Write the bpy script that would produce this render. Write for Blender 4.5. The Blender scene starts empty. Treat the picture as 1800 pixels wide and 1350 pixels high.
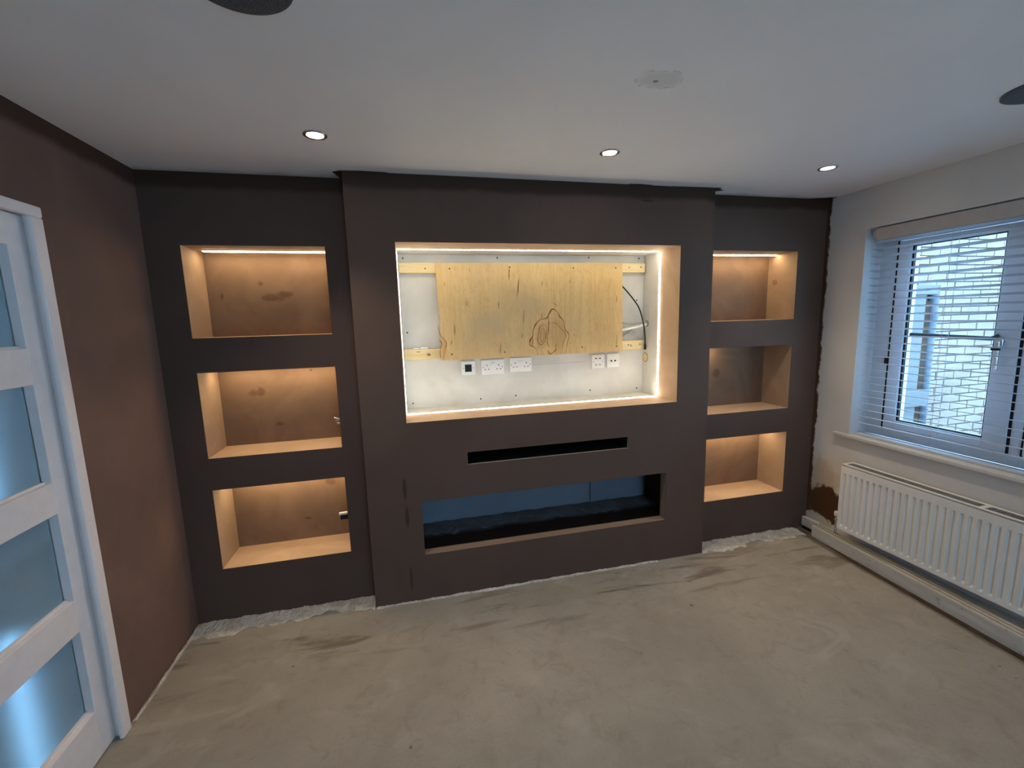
import bpy, bmesh, math, random
from mathutils import Vector, Matrix
random.seed(7)
S = bpy.context.scene
COL = S.collection

# ------------------------------------------------------------------ camera
CAM = Vector((-0.2563, -2.4578, 1.6341))
YAW, PITCH, ROLL, FPX = -0.2315, -0.1450, -0.0282, 768.74
fw = Vector((-math.sin(YAW) * math.cos(PITCH), math.cos(YAW) * math.cos(PITCH), math.sin(PITCH)))
rt = fw.cross(Vector((0, 0, 1))).normalized()
up = rt.cross(fw)
r2 = math.cos(ROLL) * rt + math.sin(ROLL) * up
u2 = -math.sin(ROLL) * rt + math.cos(ROLL) * up
cd = bpy.data.cameras.new('camera')
cd.sensor_fit = 'HORIZONTAL'; cd.sensor_width = 36.0; cd.lens = FPX / 1800 * 36.0
cd.clip_start = 0.02; cd.clip_end = 100
cam = bpy.data.objects.new('camera', cd); COL.objects.link(cam)
M = Matrix.Identity(4)
for i in range(3):
    M[i][0], M[i][1], M[i][2], M[i][3] = r2[i], u2[i], -fw[i], CAM[i]
cam.matrix_world = M
S.camera = cam

# ------------------------------------------------------------------ world, exposure
SKY_STRENGTH = 6.8
W = bpy.data.worlds.new('World'); S.world = W; W.use_nodes = True
bg = W.node_tree.nodes['Background']
bg.inputs['Color'].default_value = (0.33, 0.62, 1.0, 1)
bg.inputs['Strength'].default_value = SKY_STRENGTH
S.view_settings.view_transform = 'Standard'
S.view_settings.look = 'None'
S.view_settings.gamma = 1.0
S.view_settings.use_curve_mapping = False
S.view_settings.exposure = 0.65
S.cycles.blur_glossy = 0.1
LED_TV, LED_NICHE, DOWN_W, LENS = 22.5, 28.0, 25.0, 30.0

# ------------------------------------------------------------------ measurements (metres)
H = 2.40
XL, XR = -1.485, 2.644           # side walls
A = 0.122                        # alcove fronts; the chimney breast front is y = 0
BL, BR = -0.526, 1.642
T0, T1, TZ0, TZ1, TY = -0.288, 1.414, 1.0815, 2.0584, 0.434
S0, S1, SZ0, SZ1 = 0.046, 1.074, 0.8045, 0.880
F0, F1, FZ0, FZ1 = -0.230, 1.350, 0.2836, 0.6117
N0, N1, NB = -1.330, -0.654, 0.375
R0, R1 = 1.738, 2.417
NZ = [(1.586, 2.051), (0.944, 1.406), (0.307, 0.767)]
YB = -4.40                       # wall behind the camera

# ------------------------------------------------------------------ helpers
def tag(o, label=None, cat=None, group=None, kind=None):
    if label: o['label'] = label
    if cat: o['category'] = cat
    if group: o['group'] = group
    if kind: o['kind'] = kind
    return o

def empty(name, loc):
    o = bpy.data.objects.new(name, None); COL.objects.link(o)
    o.empty_display_size = 0.05; o.location = loc
    o['_w'] = tuple(loc)
    return o

def wloc(o):
    v = Vector((0, 0, 0))
    while o is not None:
        v += Vector(o.location); o = o.parent
    return v

def obj(name, bm, mat, parent=None, smooth=False):
    """Link a bmesh given in world coordinates as one object with its origin at its base centre."""
    bm.verts.ensure_lookup_table()
    xs = [v.co for v in bm.verts]
    lo = Vector((min(v.x for v in xs), min(v.y for v in xs), min(v.z for v in xs)))
    hi = Vector((max(v.x for v in xs), max(v.y for v in xs), max(v.z for v in xs)))
    org = Vector(((lo.x + hi.x) / 2, (lo.y + hi.y) / 2, lo.z))
    for v in bm.verts: v.co -= org
    bmesh.ops.recalc_face_normals(bm, faces=bm.faces)
    me = bpy.data.meshes.new(name); bm.to_mesh(me); bm.free()
    if smooth:
        for p in me.polygons: p.use_smooth = True
    if mat: me.materials.append(mat)
    o = bpy.data.objects.new(name, me); COL.objects.link(o)
    o.location = org - (wloc(parent) if parent else Vector((0, 0, 0)))
    o.parent = parent
    return o

def bxadd(bm, x0, x1, y0, y1, z0, z1):
    vs = [bm.verts.new(c) for c in ((x0,y0,z0),(x1,y0,z0),(x1,y1,z0),(x0,y1,z0),(x0,y0,z1),(x1,y0,z1),(x1,y1,z1),(x0,y1,z1))]
    fs = []
    for f in ((0,3,2,1),(4,5,6,7),(0,1,5,4),(1,2,6,5),(2,3,7,6),(3,0,4,7)):
        fs.append(bm.faces.new([vs[i] for i in f]))
    return vs

def box(name, x0, x1, y0, y1, z0, z1, mat, parent=None, bev=0.0, seg=1):
    bm = bmesh.new(); bxadd(bm, x0, x1, y0, y1, z0, z1)
    if bev: bmesh.ops.bevel(bm, geom=bm.edges[:], offset=bev, segments=seg, affect='EDGES', profile=0.5)
    return obj(name, bm, mat, parent)

def tubeadd(bm, pts, r, n=10, cap=True):
    pts = [Vector(p) for p in pts]; rings = []
    rr = r if isinstance(r, (list, tuple)) else [r] * len(pts)
    nrm = None
    for i, p in enumerate(pts):
        t = (pts[min(i + 1, len(pts) - 1)] - pts[max(i - 1, 0)]).normalized()
        if nrm is None:
            a = Vector((0, 0, 1)) if abs(t.z) < 0.9 else Vector((1, 0, 0))
            nrm = t.cross(a).normalized()
        else:
            nrm = (nrm - t * nrm.dot(t)).normalized()
        b = t.cross(nrm)
        rings.append([bm.verts.new(p + rr[i] * (math.cos(2*math.pi*k/n) * nrm + math.sin(2*math.pi*k/n) * b)) for k in range(n)])
    for i in range(len(rings) - 1):
        for k in range(n):
            bm.faces.new((rings[i][k], rings[i][(k+1) % n], rings[i+1][(k+1) % n], rings[i+1][k]))
    if cap:
        bm.faces.new(rings[0][::-1]); bm.faces.new(rings[-1])

def spline(ctrl, n=8):
    P = [Vector(c) for c in ctrl]; P = [2*P[0]-P[1]] + P + [2*P[-1]-P[-2]]; out = []
    for i in range(1, len(P) - 2):
        for k in range(n):
            t = k / n; p0, p1, p2, p3 = P[i-1:i+3]
            out.append(0.5*((2*p1)+(p2-p0)*t+(2*p0-5*p1+4*p2-p3)*t*t+(3*p1-p0-3*p2+p3)*t**3))
    out.append(P[-2]); return out

def tube(name, pts, r, mat, parent=None, n=10):
    bm = bmesh.new(); tubeadd(bm, pts, r, n); return obj(name, bm, mat, parent, smooth=True)

def latheadd(bm, prof, c, axis='Z', n=32):
    """prof: list of (radius, height) along the axis from centre c."""
    c = Vector(c); rings = []
    for r, h in prof:
        ring = []
        for k in range(n):
            a = 2*math.pi*k/n
            if axis == 'Z': v = Vector((r*math.cos(a), r*math.sin(a), h))
            elif axis == 'X': v = Vector((h, r*math.cos(a), r*math.sin(a)))
            else: v = Vector((r*math.cos(a), h, r*math.sin(a)))
            ring.append(bm.verts.new(c + v))
        rings.append(ring)
    for i in range(len(rings) - 1):
        for k in range(n):
            bm.faces.new((rings[i][k], rings[i][(k+1) % n], rings[i+1][(k+1) % n], rings[i+1][k]))
    bm.faces.new(rings[0][::-1]); bm.faces.new(rings[-1])

def lathe(name, prof, c, mat, parent=None, axis='Z', n=32, smooth=False):
    bm = bmesh.new(); latheadd(bm, prof, c, axis, n); return obj(name, bm, mat, parent, smooth)

def holed(name, u0, u1, z0, z1, d0, d1, holes, mat, parent=None, axis='Y'):
    """Flat slab with rectangular holes; spans u x z, thickness d0..d1 along axis (Y: u is x; X: u is y)."""
    us = sorted({u0, u1} | {h[0] for h in holes} | {h[1] for h in holes})
    zs = sorted({z0, z1} | {h[2] for h in holes} | {h[3] for h in holes})
    us = [u for u in us if u0 <= u <= u1]; zs = [z for z in zs if z0 <= z <= z1]
    solid = lambda i, j: 0 <= i < len(us)-1 and 0 <= j < len(zs)-1 and not any(h[0] < (us[i]+us[i+1])/2 < h[1] and h[2] < (zs[j]+zs[j+1])/2 < h[3] for h in holes)
    bm = bmesh.new(); V = {}
    def v(i, j, s):
        k = (i, j, s)
        if k not in V:
            d = (d0, d1)[s]
            V[k] = bm.verts.new((us[i], d, zs[j]) if axis == 'Y' else (d, us[i], zs[j]))
        return V[k]
    for i in range(len(us)-1):
        for j in range(len(zs)-1):
            if not solid(i, j): continue
            for s in (0, 1): bm.faces.new((v(i,j,s), v(i+1,j,s), v(i+1,j+1,s), v(i,j+1,s)))
            for (di, dj, a, b) in ((-1,0,(0,0),(0,1)), (1,0,(1,0),(1,1)), (0,-1,(0,0),(1,0)), (0,1,(0,1),(1,1))):
                if not solid(i+di, j+dj):
                    bm.faces.new((v(i+a[0],j+a[1],0), v(i+b[0],j+b[1],0), v(i+b[0],j+b[1],1), v(i+a[0],j+a[1],1)))
    return obj(name, bm, mat, parent)

# ------------------------------------------------------------------ node materials
class Mat:
    def __init__(s, name, rough=0.85, spec=0.25):
        s.m = bpy.data.materials.new(name); s.m.use_nodes = True
        s.t = s.m.node_tree; s.b = s.t.nodes['Principled BSDF']
        s.b.inputs['Roughness'].default_value = rough
        s.b.inputs['Specular IOR Level'].default_value = spec
        s._p = None
    def node(s, typ, **kw):
        n = s.t.nodes.new(typ)
        for k, v in kw.items(): setattr(n, k, v)
        return n
    def put(s, sock, v):
        if isinstance(v, bpy.types.NodeSocket): s.t.links.new(v, sock)
        elif isinstance(v, (tuple, list)) and len(v) == 3 and sock.type == 'RGBA': sock.default_value = (*v, 1)
        else: sock.default_value = v
    def pos(s):
        if s._p is None:
            g = s.node('ShaderNodeNewGeometry'); x = s.node('ShaderNodeSeparateXYZ')
            s.t.links.new(g.outputs['Position'], x.inputs[0])
            s._p = (g.outputs['Position'], x.outputs[0], x.outputs[1], x.outputs[2])
        return s._p
    def math(s, op, a, b=0.0, c=0.0, clamp=False):
        n = s.node('ShaderNodeMath', operation=op, use_clamp=clamp)
        s.put(n.inputs[0], a); s.put(n.inputs[1], b)
        if op in ('MULTIPLY_ADD',): s.put(n.inputs[2], c)
        return n.outputs[0]
    def scale(s, v):
        n = s.node('ShaderNodeVectorMath', operation='MULTIPLY')
        s.t.links.new(s.pos()[0], n.inputs[0]); n.inputs[1].default_value = v
        return n.outputs[0]
    def noise(s, sc=5.0, det=3.0, rough=0.55, dist=0.0, vec=None):
        n = s.node('ShaderNodeTexNoise')
        s.t.links.new(vec if vec is not None else s.pos()[0], n.inputs['Vector'])
        n.inputs['Scale'].default_value = sc; n.inputs['Detail'].default_value = det
        n.inputs['Roughness'].default_value = rough; n.inputs['Distortion'].default_value = dist
        return n.outputs['Fac']
    def step(s, v, lo, hi):
        n = s.node('ShaderNodeMapRange', interpolation_type='SMOOTHSTEP')
        s.put(n.inputs[0], v); n.inputs[1].default_value = lo; n.inputs[2].default_value = hi
        return n.outputs[0]
    def mix(s, f, a, b):
        n = s.node('ShaderNodeMix', data_type='RGBA')
        s.put(n.inputs[0], f); s.put(n.inputs[6], a); s.put(n.inputs[7], b)
        return n.outputs[2]
    def ramp(s, f, stops):
        n = s.node('ShaderNodeValToRGB'); e = n.color_ramp.elements
        while len(e) < len(stops): e.new(0.5)
        for k, (p, c) in zip(e, stops): k.position = p; k.color = (*c, 1)
        s.t.links.new(f, n.inputs[0]); return n.outputs[0]
    def dist(s, cx, cz, rx, rz, ax=(1, 3), amp=0.5, nsc=12.0):
        p = s.pos()
        a = s.math('MULTIPLY', s.math('SUBTRACT', p[ax[0]], cx), 1/rx)
        b = s.math('MULTIPLY', s.math('SUBTRACT', p[ax[1]], cz), 1/rz)
        d = s.math('SQRT', s.math('ADD', s.math('MULTIPLY', a, a), s.math('MULTIPLY', b, b)))
        if amp:
            d = s.math('ADD', d, s.math('MULTIPLY', s.math('SUBTRACT', s.noise(nsc, 3), 0.5), amp*2))
        return d
    def blot(s, col, blots, c, strength=0.7, ax=(1, 3), soft=0.5, nsc=14.0, amp=0.5):
        for (cx, cz, rx, rz) in blots:
            f = s.math('MULTIPLY', s.step(s.dist(cx, cz, rx, rz, ax, amp, nsc), 1.0, 1.0 - soft), strength)
            col = s.mix(f, col, c)
        return col
    def bump(s, h, strength=0.2, dist=0.01):
        n = s.node('ShaderNodeBump'); n.inputs['Strength'].default_value = strength; n.inputs['Distance'].default_value = dist
        s.t.links.new(h, n.inputs['Height']); s.t.links.new(n.outputs[0], s.b.inputs['Normal'])
    def done(s, col):
        s.put(s.b.inputs['Base Color'], col); return s.m

def plain(name, col, rough=0.6, spec=0.3, metal=0.0, var=0.08, sc=20.0):
    m = Mat(name, rough, spec); m.b.inputs['Metallic'].default_value = metal
    n = m.noise(sc, 3)
    lo = tuple(c*(1-var) for c in col); hi = tuple(min(1, c*(1+var)) for c in col)
    return m.done(m.ramp(n, [(0.3, lo), (0.7, hi)]))

def emit(name, col, strength):
    m = Mat(name, 0.5)
    m.b.inputs['Emission Color'].default_value = (*col, 1); m.b.inputs['Emission Strength'].default_value = strength
    return m.done((0.8, 0.8, 0.8))

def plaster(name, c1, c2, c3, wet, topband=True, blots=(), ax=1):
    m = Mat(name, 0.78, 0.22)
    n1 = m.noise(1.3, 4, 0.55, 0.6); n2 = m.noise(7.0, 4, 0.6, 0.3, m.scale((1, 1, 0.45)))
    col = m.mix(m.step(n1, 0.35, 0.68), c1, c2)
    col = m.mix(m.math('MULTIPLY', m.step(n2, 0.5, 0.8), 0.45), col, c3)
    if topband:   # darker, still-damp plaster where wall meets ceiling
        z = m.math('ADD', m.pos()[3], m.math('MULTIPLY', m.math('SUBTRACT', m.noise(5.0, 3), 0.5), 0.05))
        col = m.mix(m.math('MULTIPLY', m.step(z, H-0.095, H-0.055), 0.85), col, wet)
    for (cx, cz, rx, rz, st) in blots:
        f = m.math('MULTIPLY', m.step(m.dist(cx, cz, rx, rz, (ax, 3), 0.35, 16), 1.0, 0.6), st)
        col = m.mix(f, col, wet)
    m.bump(m.noise(9.0, 5, 0.6, 0.4), 0.12, 0.01)
    return m.done(col)

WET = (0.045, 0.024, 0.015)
m_breast = plaster('plaster_breast', (0.114, 0.069, 0.049), (0.130, 0.079, 0.057), (0.097, 0.057, 0.041), WET,
                   blots=[(-0.321, 0.70, 0.013, 0.085, 0.75), (-0.317, 0.53, 0.013, 0.085, 0.75), (-0.317, 0.15, 0.010, 0.10, 0.6), (1.187, 2.313, 0.05, 0.009, 0.6)])
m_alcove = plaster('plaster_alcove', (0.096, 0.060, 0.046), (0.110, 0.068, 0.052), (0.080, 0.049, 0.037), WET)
m_alcove_r = plaster('plaster_right_alcove', (0.104, 0.066, 0.050), (0.118, 0.075, 0.056), (0.086, 0.053, 0.039), WET)
m_left = plaster('plaster_left_wall', (0.215, 0.125, 0.093), (0.165, 0.101, 0.078), (0.235, 0.133, 0.094), (0.05, 0.025, 0.015), ax=2)

def wood_mdf(name, k):
    m = Mat(name, 0.7, 0.2)
    n = m.noise(60, 4); n2 = m.noise(4, 4, 0.6, 1.0)
    col = m.mix(m.step(n2, 0.35, 0.7), tuple(c*k for c in (0.42, 0.285, 0.185)), tuple(c*k for c in (0.50, 0.345, 0.225)))
    col = m.mix(m.math('MULTIPLY', n, 0.25), col, tuple(c*k for c in (0.42, 0.285, 0.185)))
    return m.done(col)
m_mdf = wood_mdf('mdf_tan', 0.88)
m_mdf_pale = wood_mdf('mdf_pale', 1.22)

def niche_back(name, blots):
    m = Mat(name, 0.7, 0.2)
    n = m.noise(3.0, 4, 0.6, 0.8)
    col = m.mix(m.step(n, 0.3, 0.7), (0.205, 0.125, 0.075), (0.265, 0.165, 0.102))
    col = m.blot(col, blots, (0.10, 0.05, 0.024), 0.6, (1, 3), 0.7, 22, 0.6)
    return m.done(col)

def ply():
    m = Mat('birch_plywood', 0.55, 0.3)
    v = m.scale((20, 1, 1.6)); n = m.noise(1.0, 6, 0.7, 2.2, v)
    n2 = m.noise(2.6, 4, 0.6, 1.5)
    n3 = m.noise(24, 5, 0.75, 2.0, m.scale((1, 1, 0.5)))
    col = m.mix(m.step(n, 0.36, 0.62), (0.63, 0.42, 0.175), (0.70, 0.49, 0.23))
    col = m.mix(m.math('MULTIPLY', m.step(n2, 0.42, 0.68), 0.75), col, (0.58, 0.41, 0.205))
    col = m.mix(m.math('MULTIPLY', m.step(n3, 0.48, 0.70), 0.5), col, (0.47, 0.295, 0.115))
    # fine dark vertical checks
    ck = m.noise(1.0, 3, 0.5, 0.0, m.scale((55, 1, 5.5)))
    col = m.mix(m.math('MULTIPLY', m.step(ck, 0.715, 0.76), 0.75), col, (0.22, 0.10, 0.03))
    # tan heartwood inside the knot figure and along the left edge
    col = m.blot(col, [(0.74, 1.53, 0.075, 0.15), (0.63, 1.52, 0.06, 0.11), (-0.035, 1.47, 0.03, 0.09)], (0.50, 0.285, 0.105), 0.55, (1, 3), 0.5, 9, 0.25)
    # greyed handling marks
    col = m.blot(col, [(0.25, 1.60, 0.20, 0.14), (0.55, 1.72, 0.16, 0.10)], (0.50, 0.375, 0.215), 0.45, (1, 3), 0.8, 7, 0.5)
    m.bump(n, 0.08, 0.004)
    return m.done(col)
m_ply = ply()

def pine():
    m = Mat('pine_batten', 0.6, 0.25)
    n = m.noise(1.0, 4, 0.6, 0.8, m.scale((2.5, 20, 40)))
    col = m.mix(m.step(n, 0.35, 0.65), (0.66, 0.50, 0.25), (0.74, 0.60, 0.36))
    col = m.blot(col, [(-0.13, 1.43, 0.012, 0.014), (1.30, 1.43, 0.010, 0.010), (-0.19, 1.45, 0.02, 0.006)], (0.25, 0.13, 0.05), 0.8, (1, 3), 0.5, 30, 0.4)
    return m.done(col)
m_pine = pine()

def whiteboard():
    m = Mat('white_plasterboard', 0.8, 0.2)
    n = m.noise(3.5, 5, 0.6, 0.5)
    col = m.mix(m.step(n, 0.3, 0.7), (0.56, 0.54, 0.50), (0.66, 0.64, 0.60))
    col = m.blot(col, [(1.30, 1.53, 0.10, 0.06)], (0.36, 0.34, 0.31), 0.6, (1, 3), 0.8, 25, 0.7)
    # faint pencil guide line
    p = m.pos()
    ln = m.math('SUBTRACT', p[3], m.math('MULTIPLY_ADD', p[1], 0.012, 1.317))
    f = m.math('MULTIPLY', m.math('MULTIPLY', m.step(m.math('ABSOLUTE', ln), 0.0022, 0.0008), m.step(p[1], 0.56, 0.58)), m.step(p[1], 0.98, 0.95))
    col = m.mix(m.math('MULTIPLY', f, 0.6), col, (0.3, 0.29, 0.28))
    m.bump(m.noise(40, 3), 0.05, 0.004)
    return m.done(col)
m_wboard = whiteboard()

def ceiling_mat():
    m = Mat('ceiling_paint', 0.9, 0.15)
    n = m.noise(1.2, 4, 0.55, 0.4)
    col = m.mix(m.step(n, 0.3, 0.7), (0.83, 0.785, 0.745), (0.87, 0.83, 0.79))
    # repaired patch with a rough rim
    d = m.dist(0.60, -1.06, 0.085, 0.055, (1, 2), 0.55, 22)
    col = m.mix(m.math('MULTIPLY', m.step(d, 1.1, 0.6), 0.30), col, (0.46, 0.43, 0.405))
    rim = m.math('MULTIPLY', m.step(m.math('ABSOLUTE', m.math('SUBTRACT', d, 0.97)), 0.10, 0.02), m.step(m.noise(30, 2), 0.45, 0.62))
    col = m.mix(m.math('MULTIPLY', rim, 0.5), col, (0.32, 0.30, 0.285))
    hole = m.dist(0.592, -1.045, 0.011, 0.009, (1, 2), 0.3, 60)
    col = m.mix(m.math('MULTIPLY', m.step(hole, 1.0, 0.7), 0.7), col, (0.12, 0.11, 0.10))
    # plaster smudge where the ceiling meets the new plaster
    e = m.math('ADD', m.pos()[2], m.math('MULTIPLY', m.math('SUBTRACT', m.noise(6, 4, 0.6, 0.5), 0.5), 0.10))
    col = m.mix(m.math('MULTIPLY', m.step(e, 0.055, 0.125), 0.45), col, (0.25, 0.20, 0.17))
    m.bump(m.noise(14, 5, 0.6), 0.10, 0.006)
    return m.done(col)
m_ceil = ceiling_mat()

def right_wall_mat():
    m = Mat('right_wall_paint', 0.85, 0.2)
    p = m.pos(); n = m.noise(1.6, 4, 0.55, 0.4)
    col = m.mix(m.step(n, 0.3, 0.7), (0.62, 0.585, 0.54), (0.69, 0.65, 0.605))
    nz = m.math('SUBTRACT', m.noise(9, 4, 0.6, 0.6), 0.5)
    # bare tan smudges low in the corner
    d0 = m.math('ADD', m.dist(0.03, 0.40, 0.20, 0.22, (2, 3), 0.5, 14), 0.0)
    col = m.mix(m.math('MULTIPLY', m.step(d0, 1.0, 0.4), 0.55), col, (0.46, 0.33, 0.22))
    # brown plaster: ragged strip in the corner and a lower patch behind the radiator end
    edge = m.math('ADD', p[2], m.math('MULTIPLY', nz, 0.06))
    strip = m.step(edge, 0.088, 0.100)
    d1 = m.dist(-0.03, 0.235, 0.165, 0.150, (2, 3), 0.42, 18)
    patch = m.step(d1, 1.0, 0.82)
    br = m.math('MAXIMUM', strip, patch)
    col = m.mix(br, col, (0.090, 0.042, 0.022))
    # old pale plaster at the foot of the wall
    d2 = m.dist(0.05, 0.08, 0.15, 0.072, (2, 3), 0.4, 22)
    col = m.mix(m.step(d2, 1.0, 0.85), col, (0.52, 0.48, 0.42))
    m.bump(m.noise(16, 5, 0.6), 0.12, 0.006)
    return m.done(col)
m_right = right_wall_mat()

def floor_mat():
    m = Mat('bare_screed_floor', 0.9, 0.15)
    n1 = m.noise(1.1, 5, 0.6, 0.8); n2 = m.noise(5.5, 5, 0.65, 0.6); n3 = m.noise(85, 3, 0.7)
    col = m.mix(m.step(n1, 0.3, 0.7), (0.295, 0.258, 0.212), (0.360, 0.318, 0.265))
    col = m.mix(m.math('MULTIPLY', m.step(n2, 0.45, 0.75), 0.45), col, (0.265, 0.228, 0.182))
    col = m.mix(m.math('MULTIPLY', m.step(n3, 0.45, 0.75), 0.30), col, (0.24, 0.205, 0.165))
    # long trowel smears parallel to the breast
    st = m.noise(1.0, 4, 0.6, 0.6, m.scale((1.6, 11, 1)))
    zone = m.step(m.pos()[2], -0.55, -0.22)
    col = m.mix(m.math('MULTIPLY', m.math('MULTIPLY', m.step(st, 0.52, 0.66), zone), 0.8), col, (0.140, 0.112, 0.090))
    # grey dust near the wall
    e = m.math('ADD', m.pos()[2], m.math('MULTIPLY', m.math('SUBTRACT', m.noise(4, 4, 0.6, 0.5), 0.5), 0.22))
    col = m.mix(m.math('MULTIPLY', m.step(e, -0.14, 0.0), 0.5), col, (0.30, 0.275, 0.235))
    n4 = m.noise(10, 6, 0.7, 1.0)
    col = m.mix(m.math('MULTIPLY', m.step(n4, 0.50, 0.72), 0.5), col, (0.225, 0.19, 0.15))
    n5 = m.noise(2.4, 4, 0.6, 1.2, m.scale((1, 1.8, 1)))
    col = m.mix(m.math('MULTIPLY', m.step(n5, 0.55, 0.75), 0.4), col, (0.44, 0.40, 0.34))
    # small dark chips
    sp = m.noise(16, 2, 0.4)
    col = m.mix(m.math('MULTIPLY', m.step(sp, 0.755, 0.775), 0.6), col, (0.09, 0.065, 0.045))
    # dark edge along the skirting
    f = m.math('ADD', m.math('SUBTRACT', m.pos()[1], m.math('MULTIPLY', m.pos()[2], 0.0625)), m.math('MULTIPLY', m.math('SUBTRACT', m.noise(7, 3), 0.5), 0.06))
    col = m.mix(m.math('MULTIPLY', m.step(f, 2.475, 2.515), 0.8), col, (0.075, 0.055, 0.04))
    h = m.math('ADD', m.noise(3, 5, 0.6), m.math('MULTIPLY', n3, 0.25))
    m.bump(h, 0.25, 0.012)
    return m.done(col)
m_floor = floor_mat()

def rubble_mat():
    m = Mat('pale_screed_rubble', 0.95, 0.1)
    n = m.noise(18, 5, 0.7, 0.8); n2 = m.noise(45, 3)
    col = m.mix(m.step(n, 0.32, 0.68), (0.42, 0.38, 0.32), (0.62, 0.585, 0.52))
    col = m.mix(m.math('MULTIPLY', m.step(n2, 0.62, 0.72), 0.6), col, (0.13, 0.10, 0.075))
    m.bump(n, 0.6, 0.01)
    return m.done(col)
m_rubble = rubble_mat()

def old_paint():
    m = Mat('worn_white_skirting', 0.6, 0.3)
    n = m.noise(9, 4, 0.6, 0.6, m.scale((1, 0.4, 2))); n2 = m.noise(30, 3)
    col = m.mix(m.step(n, 0.35, 0.7), (0.52, 0.495, 0.45), (0.63, 0.60, 0.55))
    col = m.mix(m.math('MULTIPLY', m.step(n2, 0.6, 0.72), 0.5), col, (0.24, 0.20, 0.16))
    return m.done(col)
m_skirt = old_paint()

m_strip = plain('dark_floor_edge', (0.07, 0.05, 0.036), 0.95, 0.1, var=0.3, sc=14)  # dark brown strip along the skirting foot
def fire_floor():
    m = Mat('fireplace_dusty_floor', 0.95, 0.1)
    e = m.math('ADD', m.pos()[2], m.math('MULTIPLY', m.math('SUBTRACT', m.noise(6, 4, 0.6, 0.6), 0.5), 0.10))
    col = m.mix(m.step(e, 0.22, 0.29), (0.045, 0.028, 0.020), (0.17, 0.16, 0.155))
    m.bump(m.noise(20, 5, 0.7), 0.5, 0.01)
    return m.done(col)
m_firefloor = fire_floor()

def brick_mat():
    m = Mat('pale_brick', 0.9, 0.1)
    n = m.noise(2.2, 3); n2 = m.noise(30, 4, 0.6, 0.5, m.scale((1, 1, 2)))
    col = m.mix(m.step(n, 0.3, 0.7), (0.32, 0.235, 0.185), (0.38, 0.28, 0.22))
    col = m.mix(m.math('MULTIPLY', m.step(n2, 0.58, 0.72), 0.45), col, (0.24, 0.165, 0.125))
    m.bump(n2, 0.3, 0.01)
    return m.done(col)
m_brick = brick_mat()
m_mortar = plain('mortar', (0.15, 0.115, 0.095), 0.95, 0.1)
m_reveal = plain('reveal_white_paint', (0.74, 0.73, 0.72), 0.8, 0.2, var=0.03)
m_upvc = plain('white_upvc', (0.74, 0.74, 0.76), 0.35, 0.4, var=0.02)
m_gloss = plain('white_door_paint', (0.88, 0.80, 0.765), 0.45, 0.35, var=0.03)
m_sill = plain('sill_paint', (0.62, 0.59, 0.545), 0.5, 0.3, var=0.04)
m_slat = plain('blind_slat_white', (0.56, 0.58, 0.63), 0.45, 0.35, var=0.02)
m_valance = plain('blind_valance', (0.50, 0.455, 0.42), 0.6, 0.25, var=0.05)
m_rad = plain('radiator_enamel', (0.78, 0.765, 0.72), 0.35, 0.4, var=0.02)
m_plate = plain('white_plastic', (0.80, 0.785, 0.75), 0.35, 0.4, var=0.01)
m_black = plain('black_plastic', (0.010, 0.010, 0.011), 0.5, 0.3, var=0.1)
m_gasket = plain('black_rubber', (0.012, 0.012, 0.014), 0.6, 0.2)
m_chrome = plain('brushed_metal', (0.55, 0.54, 0.52), 0.25, 0.5, metal=1.0, var=0.03)
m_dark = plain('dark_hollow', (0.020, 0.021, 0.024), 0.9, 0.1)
m_grey = plain('grey_plasterboard', (0.27, 0.285, 0.32), 0.85, 0.15, var=0.08, sc=4)
m_bed = plain('grey_mortar_dust', (0.20, 0.195, 0.20), 0.95, 0.1, var=0.2, sc=12)
m_fireside = plain('dark_fireplace_side', (0.055, 0.042, 0.036), 0.9, 0.1)
m_speaker = plain('speaker_mesh_grey', (0.085, 0.088, 0.095), 0.6, 0.25)
m_screw = plain('screw_black', (0.03, 0.027, 0.025), 0.4, 0.4)
m_greycable = plain('grey_cable', (0.35, 0.34, 0.33), 0.5, 0.3)
m_hall = plain('hall_wall_paint', (0.50, 0.52, 0.54), 0.8, 0.2, var=0.03)
m_hallfloor = plain('polished_hall_floor', (0.16, 0.18, 0.19), 0.10, 0.6, var=0.1); m_hallfloor.node_tree.nodes['Principled BSDF'].inputs['IOR'].default_value = 3.6
m_back = plain('rear_wall_paint', (0.50, 0.47, 0.43), 0.85, 0.2, var=0.04, sc=2)
m_paving = plain('outdoor_paving', (0.26, 0.25, 0.235), 0.9, 0.1, var=0.15, sc=3)
m_extwhite = plain('outdoor_white_paint', (0.15, 0.145, 0.14), 0.5, 0.3, var=0.06, sc=5)
m_extbrown = plain('outdoor_brown_timber', (0.055, 0.028, 0.012), 0.8, 0.2, var=0.2, sc=8)
m_pipe = plain('outdoor_pale_pipe', (0.10, 0.11, 0.13), 0.45, 0.35, var=0.05)
m_ledw = emit('led_white', (1.0, 0.92, 0.75), LED_TV)
m_ledn = emit('led_warm', (1.0, 0.78, 0.49), LED_NICHE)
m_lens = emit('downlight_lens', (1.0, 0.95, 0.86), LENS)
m_tape = plain('led_tape', (0.80, 0.77, 0.62), 0.4, 0.3)

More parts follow.
